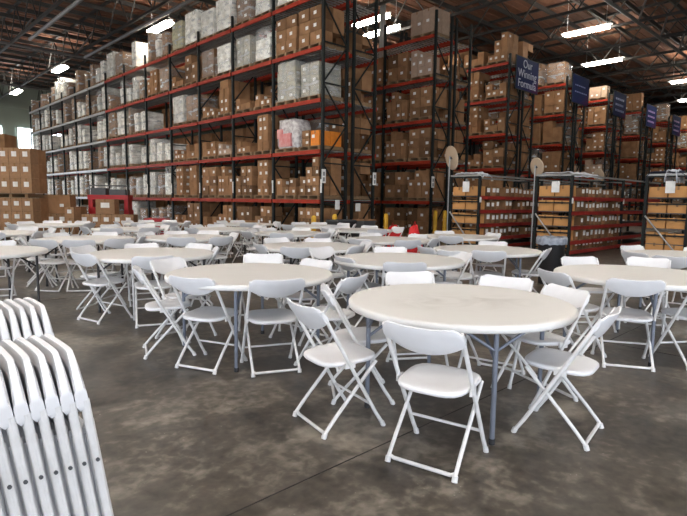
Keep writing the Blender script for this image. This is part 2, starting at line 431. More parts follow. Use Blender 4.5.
# ------------------------------------------------------------------ round tables
TAB = dict(
 T1=(.80,3.61,'the frontmost round table',8,'grey'), T2=(-.86,4.87,'the table left of the frontmost table',-91,'grey'),
 T3=(2.88,5.15,'the big table at the right edge',-105,'grey'), T4=(.65,6.21,'the table right behind the frontmost table',20,'grey'),
 T5=(-2.38,6.53,'the third-row table behind the left table',161,'dark'), T6=(-4.52,6.51,'the table cut by the left edge',65,'dark'),
 T7=(2.08,7.67,'the table left of the black bin',-60,'grey'), T8=(2.29,10.55,'the table before the bin shelving',30,'grey'),
 T9=(4.65,7.18,'the farthest table at the right edge',10,'grey'), a=(-.49,7.84,'the fourth-row middle table',40,'dark'),
 b=(-4.23,8.72,'the fourth-row table at left',15,'dark'), c=(-2.79,9.37,'the fifth-row table left of middle',70,'dark'),
 d=(-2.79,12.18,'the seventh-row table left of middle',20,'dark'), e=(-1.08,10.98,'the sixth-row middle table',55,'dark'),
 f=(.80,9.45,'the fifth-row table right of middle',0,'grey'), h=(.39,12.5,'the seventh-row table right of middle',30,'dark'),
 i=(-6.52,9.82,'the fifth-row table at left edge',30,'dark'), j=(-4.78,11.74,'the sixth-row table left of middle',10,'dark'),
 k=(-7.16,12.94,'the seventh-row table at left edge',50,'dark'), g=(-.75,14.1,'the last-row table right of middle',15,'dark'),
 l=(-2.75,14.75,'the last-row table left of middle',40,'dark'), m=(-5.1,14.3,'the last-row table before the red machine',0,'dark'))
def top_mesh(m):
    s = MB(); s.lathe([(0,.700),(.70,.700),(.725,.694),(.752,.694),(.760,.702),(.762,.716),(.760,.730),(.752,.738),(.742,.741),(.70,.7405),(.35,.7405),(0,.7405)], 72)
    return s.mesh('table_top', m)
TOPS = {True: top_mesh(M['top_stained']), False: top_mesh(M['top'])}
LEGM = {}
for key in ('grey','dark'):
    mm = M['leg_'+key]
    a = MB(); a.tube([(0,0,.02),(0,0,.695)], .0155, 10); lg = a.mesh('leg', mm)
    a = MB(); a.tube([(0,0,0),(0,0,.035)], .019, 10); cp = a.mesh('foot_cap', M['rubber'])
    a = MB(); a.tube([(0,0,.50),(-.26,.0,.69)], .011, 8); b1 = a.mesh('brace', mm)
    a = MB(); a.tube([(0,0,.56),(0,.20,.69)], .010, 8); b2 = a.mesh('brace', mm)
    a = MB(); a.tube([(0,0,.56),(0,-.20,.69)], .010, 8); b3 = a.mesh('brace', mm)
    a = MB(); a.box((0,0,.688),(1.2,.03,.022)); a.box((0,0,.686),(.03,1.2,.018)); fr = a.mesh('under_frame', mm)
    LEGM[key] = (lg, cp, b1, b2, b3, fr)
DARKER = 1
for tid, (x, y, ref, rot, key) in TAB.items():
    r = empty('round_table', (x,y,0), rad(rot))
    st = {'T1':'stained grey-white round folding table standing frontmost', 'T2':'white round folding table left of the frontmost table',
      'T3':'white round folding table cut by the right edge, nearest there','T4':'white round folding table right behind the frontmost table',
      'T6':'white round folding table on thin dark legs cut by left edge','T7':'white round folding table left of the black bin',
      'T9':'white round folding table, farthest one at the right edge'}.get(tid, 'white round folding table, '+ref.replace('the ','',1))
    tag(r, st, 'table', 'round folding tables')
    put('table_top', TOPS[tid == 'T1'], r)
    lg, cp, b1, b2, b3, fr = LEGM[key]
    put('under_frame', fr, r)
    for an in ((0,PI/2,PI,3*PI/2) if key == 'grey' else (rad(-28),rad(28),rad(152),rad(208))):
        lx, ly = .63*math.cos(an), .63*math.sin(an)
        L_ = put('leg', lg, r, (lx,ly,0), an)
        put('foot_cap', cp, L_)
        if y < 9: 
            put('brace', b1, r, (lx,ly,0), an)
            if tid == 'T1': put('brace', b2, r, (lx,ly,0), an); put('brace', b3, r, (lx,ly,0), an)

near = [('T1',.53,2.83,57,'white folding chair in the middle foreground, nearest the camera'),
 ('T1',1.37,3.20,143,'white folding chair seen from its side, right of the frontmost table'),
 ('T1',-.03,3.30,32,'white folding chair turned three-quarters on the near left of the frontmost table'),
 ('T1',.13,3.78,5,None),('T1',.63,4.41,-79,None),('T1',1.23,4.22,-126,None),('T1',1.43,3.80,-160,None),
 ('T2',-1.13,4.43,67,None),('T2',-.60,4.37,110,None),('T2',-1.62,4.81,22,None),('T2',-1.61,5.31,-30,None),('T2',-.91,5.81,-87,None),('T2',-.11,4.52,150,None),('T2',-.44,5.34,-132,None),
 ('T3',2.52,4.63,74,None),('T3',2.18,4.95,16,None),('T3',2.79,5.94,-84,None),('T3',3.44,5.97,-124,None),('T3',3.13,4.66,100,None),
 ('T4',.22,5.99,28,None),('T4',.64,5.68,89,None),('T4',1.02,5.69,126,None),('T4',.64,6.96,-89,None),('T4',-.12,6.86,-42,None),('T4',1.25,6.5,-160,None),
 ('T7',1.36,7.40,21,None),('T7',1.94,7.09,77,None),('T7',1.55,6.97,53,None),('T7',2.31,8.26,-111,None),('T7',2.63,8.04,-146,None),('T7',2.59,7.38,150,None),
 ('T5',-2.79,6.09,58,None),('T5',-2.14,5.92,111,None),('T5',-2.66,7.04,-61,None),('T5',-3.09,6.66,-10,None),('T5',-1.87,6.68,-164,None),('T5',-2.1,7.1,-115,None),
 ('T6',-4.75,7.15,-70,None),('T6',-4.9,5.9,60,None),
 ('a',-.98,7.57,29,None),('a',-.97,8.45,-56,None),('a',-.59,7.24,81,None),('a',-.44,8.42,-96,None),('a',.12,8.05,195,None),('a',-.02,7.5,150,None),
 ('b',-4.36,7.95,81,None),('b',-3.95,7.99,103,None),('b',-4.78,9.03,-32,None),('b',-4.83,8.39,29,None),('b',-3.60,8.25,136,None),('b',-4.28,9.30,-85,None),('b',-3.62,8.85,190,None),
 ('c',-2.67,8.76,101,None),('c',-3.40,9.58,-21,None),('c',-3.10,9.92,-62,None),('c',-2.66,10.0,-100,None),('c',-2.19,8.90,136,None),('c',-2.24,9.68,-151,None),('c',-3.3,9.0,40,None),
 ('f',.99,8.80,103,None),('f',.60,10.05,-70,None),('f',.22,9.34,8,None),('f',.4,8.9,55,None),('f',1.35,9.15,150,None),('f',1.25,9.9,-135,None),
 ('T8',2.20,11.15,-80,None),('T8',2.85,10.75,-155,None),('T8',2.05,9.97,70,None),('T8',1.7,10.3,20,None),
 ('T9',4.45,7.78,-70,None),('T9',4.06,7.01,15,None),('T9',4.18,6.62,50,None),('T9',5.1,7.6,-135,None)]
for a_ in near: add_chair(*a_)
rr = random.Random(3)
for tid in ('d','e','h','i','j','k','g','l','m'):
    x, y = TAB[tid][:2]; n = 8; off = rr.uniform(0,45)
    for k in range(n):
        if rr.random() < .06: continue
        an = rad(off+k*45+rr.uniform(-9,9)); d_ = rr.uniform(.58,.80)
        add_chair(tid, x+d_*math.cos(an), y+d_*math.sin(an), math.degrees(an)+180+rr.uniform(-16,16))

# ------------------------------------------------------------------ folded chairs standing in the left foreground
def folded_meshes():
    d = {}
    a = MB(); nu = 16; W2 = .222
    # backrest: standing shell, rounded top corners, x = thickness
    def P(u, v, sd):
        aa = abs(u); zt = .945-.105*max(0,(aa-.55)/.45)**2.1; zb = .775-.06*(1-aa**2.2)
        z = zt+(zb-zt)*v; th = (.012+.004*aa**6)*(1-.4*abs(2*v-1)**6)
        return (.008*(1-u*u)-.010*max(0,aa-.6)/.4+sd*th*1.15, u*W2, z)
    nv = 6
    for sd in (1,-1):
        vs = [P(-1+2*i/nu, k/nv, sd) for i in range(nu+1) for k in range(nv+1)]
        q = [(i*(nv+1)+k, (i+1)*(nv+1)+k, (i+1)*(nv+1)+k+1, i*(nv+1)+k+1) for i in range(nu) for k in range(nv)]
        if sd > 0: q = [x[::-1] for x in q]
        a.add(vs, q, 0, True)
    rim = [(i,0) for i in range(nu+1)]+[(nu,k) for k in range(1,nv+1)]+[(i,nv) for i in range(nu-1,-1,-1)]+[(0,k) for k in range(nv-1,0,-1)]
    L_ = len(rim); vs = [P(-1+2*i/nu, k/nv, sd) for sd in (1,-1) for i, k in rim]
    a.add(vs, [(i, L_+i, L_+(i+1)%L_, (i+1)%L_) for i in range(L_)], 0, True)
    d['backrest'] = a.mesh('backrest', M['plastic'])
    for sd in (-1,1):
        a = MB(); y = .212*sd
        for k in (-.003,.003): a.tube([(k,y,.80),(k,y,.03)], .0115, 8)
        d['leg', sd] = a.mesh('leg', M['tube'])
        a = MB(); a.tube([(.012,.185*sd,.72),(.014,.185*sd,.10),(.004,.185*sd,.015)], .011, 8); d['rear', sd] = a.mesh('leg', M['tube'])
        a = MB(); a.tube([(0,.212*sd,.035),(0,.212*sd,0)], .0175, 8); d['cap', sd] = a.mesh('foot_cap', M['cap'])
        a = MB()
        for zz in (.285,.60): a.tube([(0,.222*sd,zz),(0,.229*sd,zz)], .006, 8)
        d['rivet', sd] = a.mesh('rivet', M['darkgrey'])
    a = MB(); a.box((-.004,0,.50),(.022,.36,.40)); a.box((-.004,0,.50),(.016,.385,.36)); d['seat'] = a.mesh('seat', M['plastic'])
    a = MB(); a.tube([(.006,-.185,.025),(.006,.185,.025)], .010, 7); d['bar'] = a.mesh('floor_bar', M['tube'])
    a = MB(); a.tube([(0,-.212,.2),(0,.212,.2)], .008, 7); d['str'] = a.mesh('stretcher', M['tube'])
    return d
FD = folded_meshes()
def folded_proto():
    r = empty('folded_chair')
    put('backrest', FD['backrest'], r); put('seat', FD['seat'], r); put('floor_bar', FD['bar'], r); put('stretcher', FD['str'], r)
    for sd in (-1,1):
        put('leg', FD['leg', sd], r); put('leg', FD['rear', sd], r); put('foot_cap', FD['cap', sd], r); put('rivet', FD['rivet', sd], r)
    return r
fproto = [None]
LEAN = rad(8)
def folded(top, lab):
    if fproto[0] is None: fproto[0] = folded_proto(); o = fproto[0]
    else: o = copy_tree(fproto[0])
    foot = Vector(top)+D2*(.945*math.sin(LEAN)); foot.z = .003
    o.location = foot
    o.rotation_euler = Matrix.Rotation(ANG,3,'Z').to_4x4().to_euler()
    o.rotation_euler = (Matrix.Rotation(ANG,3,'Z') @ Matrix.Rotation(-LEAN,3,'Y')).to_euler()
    tag(o, lab, 'chair', 'folded chairs stood together at lower left')
    return o
pitch_ = .040
for k in range(8): folded(Vector((-.955,1.715,0))-D2*pitch_*k, 'folded white chair standing upright, %s from the right in the front stack' % ORD[k])
for k in range(9): folded(Vector((-1.42,2.385,0))-D2*pitch_*k, 'folded white chair standing upright, %s from the right in the rear stack' % ORD[k])
for k in range(2): folded(Vector((-.80,1.28,0))-D2*(.28+pitch_*k), 'folded white chair at the lower left corner, %s of the nearest two' % ('right one','left one')[k])

# ------------------------------------------------------------------ pallet racks
def rack_run(name, t0, nb, label, s0=0., levels=LEV[1:], top=9.2, sleeves=True, face=1, post_h=None):
    """one single-deep run; local x = depth away from the aisle (t), local y = along the run (s)"""
    r = empty(name, Wp(t0, s0), ANG); tag(r, label, 'rack')
    BAY = 2.5; DP = 1.07; H = top
    for k in range(nb+1):
        y = k*BAY+.045
        fm = MB()
        for x in (.04, DP-.04):
            fm.box((x,y,H/2),(.08,.085,H)); fm.box((x,y,.01),(.15,.14,.02))
        fo = fm.build('upright_frame', M['post'], r)
        if k < 5 or nb < 5:
            bm = MB(); z = .15; fl = False
            while z < H-1.3:
                bm.bar((.04 if not fl else DP-.04,y,z),(DP-.04 if not fl else .04,y,z+1.2),.035,.04); bm.bar((.04,y,z),(DP-.04,y,z),.035,.04); z += 1.2; fl = not fl
            bm.build('brace', M['post'], fo)
    for li, z in enumerate(levels):
        for k in range(nb):
            b = MB(); b.box((-.015,(k+.5)*BAY+.045,z-.06),(.05,BAY-.09,.12))
            b.build('beam', M['beam_glare' if k >= 7 else 'beam'], r)
        b = MB(); b.box((DP+.015,nb*BAY/2,z-.06),(.05,nb*BAY,.12)); b.build('beam', M['beam'], r)
        d = MB(); y = .15
        while y < nb*BAY:
            d.box((DP/2,y,z-.012),(DP-.02,.06,.02)); y += .16
        for xx in (.2,.5,.8): d.box((xx,nb*BAY/2,z-.024),(.03,nb*BAY,.012))
        d.build('wire_deck', M['galv'], r)
    return r
ROWT = [0., 5.52, 10.9, 16.7, 22.4, 28.3, 34.2, 40.]
RN = ['the long rack','the second rack','the third rack','the fourth rack','the fifth rack','the sixth rack','the seventh rack','the eighth rack']
NBAY = [13,3,2,2,2,2,2,1]
for k, t0 in enumerate(ROWT):
    r = rack_run('pallet_rack', t0, NBAY[k], ['long left pallet rack with red beams, running away to the left',
        'pallet rack behind yellow bollards, next right of the long rack','pallet rack carrying the Our Winning Formula sign',
        'pallet rack carrying the second blue sign from left','pallet rack carrying the third blue sign from left','pallet rack carrying the fourth blue sign from left',
        'pallet rack carrying the last blue sign at right edge','farthest pallet rack beyond the last sign'][k], top=[8.0,8.4,7.9,7.9,7.9,7.9,7.9,7.9][k])
    r2 = rack_run('pallet_rack', t0+1.29, min(2,NBAY[k]), 'pallet rack standing back to back behind %s' % RN[k], top=[8.0,8.4,7.9,7.9,7.9,7.9,7.9,7.9][k])
    if k == 0:
        s_ = MB()
        for b in range(0,8): s_.box((-.005,b*2.5+.045,1.85),(.012,.07,.42))
        s_.build('post_sleeve', M['label'], r)
    # aisle placards on the end posts of the first two racks
    if k < 2:
        for rt, x in ((r,.04),(r2,1.03)):
            p_ = MB(); p_.box((x,-.02,2.15),(.16,.015,.42)); po = p_.build('aisle_placard', M['label'], rt)
            q_ = MB(); q_.box((x,-.031,2.22),(.08,.006,.12)); q_.box((x,-.031,2.05),(.08,.006,.12)); q_.build('placard_print', M['label_dim'], po)
        if k == 0:
            for x, z, w_, h_ in ((.62,1.28,.19,.30),(1.29+.25,1.2,.22,.26)):
                p_ = MB(); p_.box((x if x < 1.07 else x-1.29,-.03,z),(w_,.01,h_)); p_.build('paper_notice', M['label'], r if x < 1.07 else r2)

# ------------------------------------------------------------------ goods
ALL = []           # loose cartons: (area score, t, s, z, w(s), d(t), h, label, look, rot)
def carton(t, s, z, w, d, h, lab, look='n', rot=0., back=False):
    p = Wp(t, s, z+h/2); dist = math.hypot(p.x, p.y)
    ALL.append((0 if back else w*h/dist**2, t, s, z, w, d, h, lab, look, rot))
PAL = {}
def pallet_mesh(w):
    if w not in PAL:
        p = MB()
        for k in range(7): p.box((-.5+.07+k*.143,0,.128),(.1,w,.022))
        for y in (-w/2+.05,0,w/2-.05):
            p.box((0,y,.07),(1.,.09,.09))
        for k in (0,3,6): p.box((-.5+.07+k*.143,0,.012),(.1,w,.02))
        PAL[w] = p.mesh('pallet', M['wood'])
    return PAL[w]
def pallet(t, s, z, w, lab):
    o = put('wooden_pallet', pallet_mesh(w), None, Wp(t,s,z+.003), ANG); tag(o, lab, 'pallet', 'pallets on the racks'); return o
STK = {}
def jitter_box_mesh(key, w, d, h, m, lumpy, seed):
    """a squared-off load of slightly uneven stacked boxes"""
    rs = random.Random(seed); b = MB(); z = .0
    rows = max(2, round(h/.33)); cols = max(1, round(w/.42)); rh = h/rows
    for i in range(rows):
        for c_ in range(cols):
            for dd in (-1,1):
                if i == rows-1 and lumpy and rs.random() < .35: continue
                bw = w/cols
                b.box((dd*d/4+rs.uniform(-.015,.015), -w/2+bw*(c_+.5)+rs.uniform(-.012,.012), z+rh/2), (d/2-.012, bw-.012, rh-.008))
                if dd < 0 and rs.random() < .4:
                    b.box((-d/2-.004+.0, -w/2+bw*(c_+.5)+rs.uniform(-.1,.1)*bw, z+rh*rs.uniform(.4,.7)), (.03,.12,.09), 1)
        z += rh
    return b.mesh('carton_stack', [m, M['label']])
def wrap_mesh(w, d, h, seed):
    b = MB(); n = 24; nz = 8; vs = []
    for k in range(nz+1):
        v = k/nz
        for i in range(n):
            x, y = superell(2*PI*i/n, n, 9)
            g = 1.03-.03*v+.02*noise.noise(Vector((x*2+seed,y*2,v*4)))
            zz = v*h
            vs.append((x*d/2*g, y*w/2*g, zz+(.02*noise.noise(Vector((x*3,y*3,seed))) if k == nz else 0)))
    fs = [(k*n+i, k*n+(i+1)%n, (k+1)*n+(i+1)%n, (k+1)*n+i) for k in range(nz) for i in range(n)]
    fs.append(tuple(nz*n+i for i in range(n)))
    b.add(vs, fs, 0, True)
    return b.mesh('stretch_wrap', M['wrap'])
def wrapped(t, s, z, w, h, look, lab, cat='pallet load'):
    key = (look, round(w*5)/5, round(h*4)/4, R.randrange(3))
    if key not in STK:
        m = {'W':M['white_goods'],'G':M['grey_goods'],'B':M['carton'],'E':M['green_goods']}[look]
        STK[key] = (jitter_box_mesh(key, w-.06, .94, h, m, key[3] == 1, sum(map(ord, look))*7+int(key[1]*10)*13+int(key[2]*4)*31+key[3]), wrap_mesh(w-.03, .98, h+.015, key[3]))
        STK[key][0].name = 'carton_stack'
    a, b = STK[key]
    o = empty('wrapped_pallet_load', Wp(t,s,z+.003), ANG+R.uniform(-.03,.03)); tag(o, lab, cat, 'wrapped loads on the racks')
    pw = 1.05 if w > .85 else round(w*10)/10
    put('pallet', pallet_mesh(pw), o)
    put('carton_stack', a, o, (0,0,.142)); put('stretch_wrap', b, o, (0,0,.141))
    return o
def pos_words(side, lev, bay, row):
    lv = ['floor level','shelf one','shelf two','shelf three','shelf four','top shelf'][lev]
    return '%s, %s, bay %s from right, %s' % (side, lv, ['one','two','three','four','five','six','seven','eight','nine','ten','eleven','twelve','thirteen'][bay], RN[row].replace('the ',''))
def goods(row, bay, lev, side, code, sc_, tdep=.53, dt=0., rack='front'):
    """fill one pallet place; sc_ = centre along the run"""
    t = ROWT[row]+tdep+dt; z = LEV[lev]+(.002 if lev else .0)
    pw = pos_words(side, lev, bay, row)
    if rack == 'rear': pw = pw.replace(' from right','').replace(RN[row].replace('the ',''), 'rear '+RN[row].replace('the ',''))
    u = R.uniform
    if code == '-': return
    if code in 'WGBE':
        w = u(.86,1.08); h = u(.95,1.22) if lev else u(.7,1.05)
        nm = {'W':'pale stretch-wrapped load','G':'grey stretch-wrapped load','B':'brown stretch-wrapped load','E':'olive stretch-wrapped load'}[code]
        wrapped(t, sc_, z, w, h, code, nm+', '+pw); return
    if code in 'wb':
        w = u(.40,.62); h = u(.60,1.27); wrapped(t, sc_, z, w, h, 'W' if code == 'w' else 'B', ('narrow pale' if code == 'w' else 'narrow brown')+' wrapped load, '+pw); return
    pallet(t, sc_, z, 1.05, 'wooden pallet, '+pw)
    zb = z+.003+.139+.001
    def grid(cols, hs, w, h, look='n', gap=.012, x0=None):
        """hs: number of rows for each column"""
        tot = cols*w+(cols-1)*gap; y0 = sc_-tot/2 if x0 is None else x0
        for c_ in range(cols):
            for q in range(hs[c_]):
                jy = u(-.01,.01); 
                carton(t-.245+u(-.02,.02), y0+c_*(w+gap)+w/2+jy, zb+q*(h+.003), w-.01, .46, h, 'carton column %s row %s, %s' % (['one','two','three','four'][cols-1-c_], ['one','two','three','four','five'][q], pw), look, u(-.03,.03))
                if row < 3 and u(0,1) < .8: carton(t+.25, y0+c_*(w+gap)+w/2, zb+q*(h+.003), w-.01, .46, h, '', look, 0, True)
    if code == 'K': grid(2, [2,3] if u(0,1) < .5 else [3,3], .52, .36)
    elif code == 'H': grid(2, [2,2], .5, .5)
    elif code == 'C': grid(3, [3,3,R.choice((2,3))], .34, .34)
    elif code == 'T': grid(3, [4,3,R.choice((1,2))], .31, .29)
    elif code == 't': grid(2, [4,4], .3, .30)
    elif code == 'c': grid(3, [2,1,2], .34, .27)
    elif code == 'l': grid(3, [1,1,2], .30, .2, R.choice('nnp'))
    elif code == 'O': grid(1, [1], .40, .46, 'o', x0=sc_-.46); grid(1, [2], .36, .24, 'n', x0=sc_-.02)
    elif code == 'p': grid(3, [R.choice((1,2)),2,R.choice((2,3))], .33, .32, 'p')
    elif code == 'Q': grid(2, [1,1], .55, .85, 'p')
    elif code == 'D': grid(4, [2,2,3,2], .25, .36, 'n')

# the long rack: near bays by hand, far bays mostly pale wrapped goods; each entry is (nearer place, farther place)
HAND = {0: {5:'WW',4:'KK',3:'GG',2:'O*',1:'Tc',0:'C-'}, 1: {5:'WB',4:'WG',3:'ll',2:'tl',1:'tC',0:'CH'},
        2: {5:'WW',4:'WB',3:'tl',2:'lc',1:'DK',0:'Cc'}, 3: {5:'WE',4:'Kl',3:'BW',2:'cl',1:'tt',0:'Kc'}}
for bay in range(13):
    for lev in range(6):
        yc = bay*2.5+1.295
        if bay in HAND:
            cn, cf = HAND[bay][lev]
            goods(0, bay, lev, 'right place', cn, yc-.6)
            if cf != '*': goods(0, bay, lev, 'left place', cf, yc+.6)
        else:
            opts = 'wwwbw' if lev in (1,2,3) else ('wbwb' if lev > 3 else 'wbwbb')
            if R.random() < .14 and bay < 8:
                goods(0, bay, lev, 'right place', R.choice('WWBGK' if bay < 5 else 'WWBG'), yc-.6); goods(0, bay, lev, 'left place', R.choice('WWBGC' if bay < 5 else 'WWBE'), yc+.6)
            else:
                for q, nm in ((-.8,'right place'),(0.,'middle place'),(.8,'left place')):
                    if R.random() < .78: goods(0, bay, lev, nm, R.choice(opts), yc+q+R.uniform(-.05,.05))
# second run behind the long rack and the other racks
for row in range(0,8):
    for lev in range(6):
        for bay in range(min(NBAY[row],2)):
            if row > 0:
                yc = bay*2.5+1.295
                ch = 'CKHTtC' if row < 3 else ('pptC' if row == 4 else 'CKBBH')
                if row == 1: pair = {5:('Q','-'),4:('p','H'),3:('K','D'),2:('K','D'),1:('C','H'),0:('H','H')}[lev] if bay == 0 else (R.choice(ch), R.choice(ch))
                elif row == 2: pair = {5:('T','c'),4:('c','t'),3:('c','t'),2:('K','c'),1:('C','K'),0:('C','K')}[lev] if bay == 0 else (R.choice(ch), R.choice(ch))
                else: pair = (R.choice(ch), R.choice(ch))
                if row == 1 and bay > 0 and lev == 5: pair = ('-','-')
                if row > 2 and bay == 1: pair = ('B','B')
                goods(row, bay, lev, 'right place', pair[0], yc-.6); goods(row, bay, lev, 'left place', pair[1], yc+.6)
            if row < 2 and lev == 5: continue
            if bay == 0 or row == 0:
                if row < 3 or lev in (1,2,3,4): goods(row, bay, lev, 'right place', ('c' if lev == 4 else R.choice('CKTH')) if row < 2 else R.choice('BCB'), bay*2.5+.69, dt=1.29, rack='rear')
                if row == 0: goods(row, bay, lev, 'left place', R.choice('CKB'), bay*2.5+1.89, dt=1.29, rack='rear')
for bay in range(2,13):
    for lev in range(5 if bay < 5 else 6):
        for q in (-.6,.6):
            hh = R.choice((2,3,3,3)); ww = R.choice((.46,.52,.55))
            for c_ in (-.5,.5):
                for rw in range(hh): carton(1.29+.53, bay*2.5+1.295+q+c_*ww, LEV[lev]+.14+rw*.40, ww-.01, .9, .39, '', 'n', 0, True)

# ------------------------------------------------------------------ camera (needed for nothing else; fixed numbers)
cam = bpy.data.objects.new('camera', bpy.data.cameras.new('camera')); C.objects.link(cam)
cam.data.sensor_width = 36; cam.data.lens = 529.51/687*36
PT, RO = .1083, .0131
rgt = Vector((1,0,0)); dwn = Vector((0,-math.sin(PT),-math.cos(PT))); fwd = Vector((0,math.cos(PT),-math.sin(PT)))
X_ = rgt*math.cos(RO)-dwn*math.sin(RO); Y_ = rgt*math.sin(RO)+dwn*math.cos(RO)
Mx = Matrix((X_, -Y_, -fwd)).transposed().to_4x4(); Mx.translation = (0,0,1.4166)
cam.matrix_world = Mx; cam.data.clip_end = 200
sc.camera = cam

# ------------------------------------------------------------------ more cartons: the pile at far left (axes square to the view there)
EXTRA = []         # cartons placed in world coordinates: (x, y, z, w, d, h, rot, label, look)
px0, py0, prot = -9.72, 16.6, rad(4)
def pile(x, y, rot, cols, rows, w, h, z0, depth, lab, two=True):
    cx, sx_ = math.cos(rot), math.sin(rot)
    for c_ in range(cols):
        for q in range(rows):
            for dd in range(2 if two else 1):
                lx = -(c_+.5)*w; ly = depth*(dd+.5)
                l_ = '%s, column %s from its right end, row %s' % (lab, ['one','two','three','four','five','six','seven','eight'][c_], ['one','two','three','four'][q]) if dd == 0 else ''
                EXTRA.append((x+lx*cx-ly*sx_, y+lx*sx_+ly*cx, z0+q*(h+.004), w-.012, depth-.01, h, rot, l_, 'L'))
def pallet_free(x, y, z, w, rot, lab):
    o = put('wooden_pallet', pallet_mesh(w), None, (x,y,z), rot); tag(o, lab, 'pallet', 'pallets under the carton pile'); return o

# lower pallet tier and upper pallet tier
ZP = .145
for i in range(2):
    lx = -.9-1.32*i-.02
    pallet_free(px0+lx*math.cos(prot)-.45*math.sin(prot)+.22, py0+.52, .0, 1.05, prot+PI/2, 'floor pallet under the carton pile at far left, %s one' % ('right','left')[i])
    pallet_free(px0+lx*math.cos(prot)-.45*math.sin(prot)+.22, py0+.52, ZP+3*.404+.002, 1.05, prot+PI/2, 'upper pallet inside the carton pile at far left, %s one' % ('right','left')[i])
pile(px0, py0, prot, 8, 3, .33, .40, ZP, .5, 'lower tier carton of far left pile')
pile(px0, py0, prot, 8, 3, .33, .46, ZP+3*.404+.15, .5, 'upper tier carton of far left pile')
EXTRA.append((px0-1.3, py0+.4, 2*ZP+3*.404+3*.464+.012, .9, .7, .42, prot, 'single brown carton lying on top of the far left pile', 'n'))
pile(-8.75, 17.2, rad(3), 1, 3, .30, .36, .0, .5, 'small end carton beside the far left pile')
# low row of labelled cartons before the long rack
for k in range(9):
    for q in range(2):
        EXTRA.append((-10.15+k*.36, 17.9+k*.02, q*.424, .345, .45, .42, rad(3), 'labelled carton, %s from left in the %s row before the long rack' % (ORD[k], ('bottom','upper')[q]), 'L'))
EXTRA.append((-9.65, 17.93, .85, 1.0, .42, .62, rad(3), 'big plain brown carton standing on the low carton row, left', 'n'))
EXTRA.append((-8.02, 18.02, .85, .62, .42, .50, rad(3), 'labelled brown carton on the low row before the red machine', 'L'))

# ------------------------------------------------------------------ carton meshes
CM = {}
LOOK = {'n':'carton','o':'orange','p':'carton_pink','L':'carton_lit','f':'carton_orange'}
def carton_mesh(w, d, h, look):
    """local x = depth (front at -x), local y = width; flap seam and tape on top and front"""
    k = (round(w,2), round(d,2), round(h,2), look)
    if k not in CM:
        b = MB(); e = min(.008, w*.03)
        x, y = d/2, w/2
        ring = lambda xx, yy, z: [(-xx,-yy,z),(xx,-yy,z),(xx,yy,z),(-xx,yy,z)]
        vs = ring(x-e,y-e,0)+ring(x,y,e)+ring(x,y,h-e)+ring(x-e,y-e,h)
        fs = [(3,2,1,0),(12,13,14,15)]+[(i*4+q, i*4+(q+1)%4, (i+1)*4+(q+1)%4, (i+1)*4+q) for i in range(3) for q in range(4)]
        b.add(vs, fs, 0)
        b.box((0,0,h+.0005),(d-.02,.05,.001),1); b.box((-x-.0005,0,h-.05),(.001,.05,.09),1); b.box((x+.0005,0,h-.05),(.001,.05,.09),1)
        CM[k] = b.mesh('carton', [M[LOOK[look]], M['tape']])
    return CM[k]
LM = {}
def label_mesh(w, d, h, look, v):
    k = (round(w,2), round(d,2), round(h,2), look, v)
    if k not in LM:
        b = MB()
        if look == 'L':
            b.box((-d/2-.002,0,h*.60),(.003,w*.46,h*.34))
        else:
            b.box((-d/2-.002,(-.22,.2,.05)[v]*w,h*(.45,.62,.5)[v]),(.003,min(.13,w*.34),min(.10,h*.32)))
        LM[k] = b.mesh('shipping_label', M['label'])
        b = MB(); b.box(((-.1,.12,0)[v]*d,-w/2-.002,h*.5),(min(.12,d*.3),.003,min(.10,h*.3))); LM[k+('s',)] = b.mesh('shipping_label', M['label'])
    return LM[k]
items = []
for a_ in ALL:
    sc0, t, s, z, w, d, h, lab, look, rot = a_
    p = Wp(t, s, z); items.append((sc0, p, w, d, h, ANG+rot, lab, look))
for (x, y, z, w, d, h, rot, lab, look) in EXTRA:
    items.append((99 if lab else 0, Vector((x,y,z+.002)), w, d, h, rot+PI/2, lab, look))
items.sort(key=lambda q: -q[0])
stock = MB(); seen_l = {}
for n, (sc0, p, w, d, h, rz, lab, look) in enumerate(items):
    if n < 300 and sc0 > 0:
        v = R.randrange(3)
        o = put('carton', carton_mesh(w, d, h, look), None, p, rz)
        seen_l[lab] = seen_l.get(lab,0)+1
        tag(o, lab if lab.startswith(('lower','upper','single','small','labelled','big')) else 'brown '+lab, 'carton', 'cartons in the warehouse')
        put('shipping_label', label_mesh(w, d, h, look, v), o)
        if look != 'L' and p.x > 1.: put('shipping_label', LM[(round(w,2), round(d,2), round(h,2), look, v, 's')], o)
    else:
        rot = Matrix.Rotation(rz,3,'Z')
        stock.box(p+Vector((0,0,h/2)), (d, w, h), {'n':0,'o':2,'p':3,'L':0,'f':0}[look], rot)
        if sc0 > 0 and R.random() < .55:
            stock.box(p+rot @ Vector((-d/2-.002,R.uniform(-.2,.2)*w,h*.5)), (.004,.12,.10), 1, rot)
            stock.box(p+rot @ Vector((0,-w/2-.002,h*.5)), (.12,.004,.10), 1, rot)
so = stock.build('carton_stock', [M['carton'], M['label'], M['orange'], M['carton_pink']])
tag(so, 'remaining brown cartons stacked deep in the racks and far aisles', 'cartons', None, 'stuff')

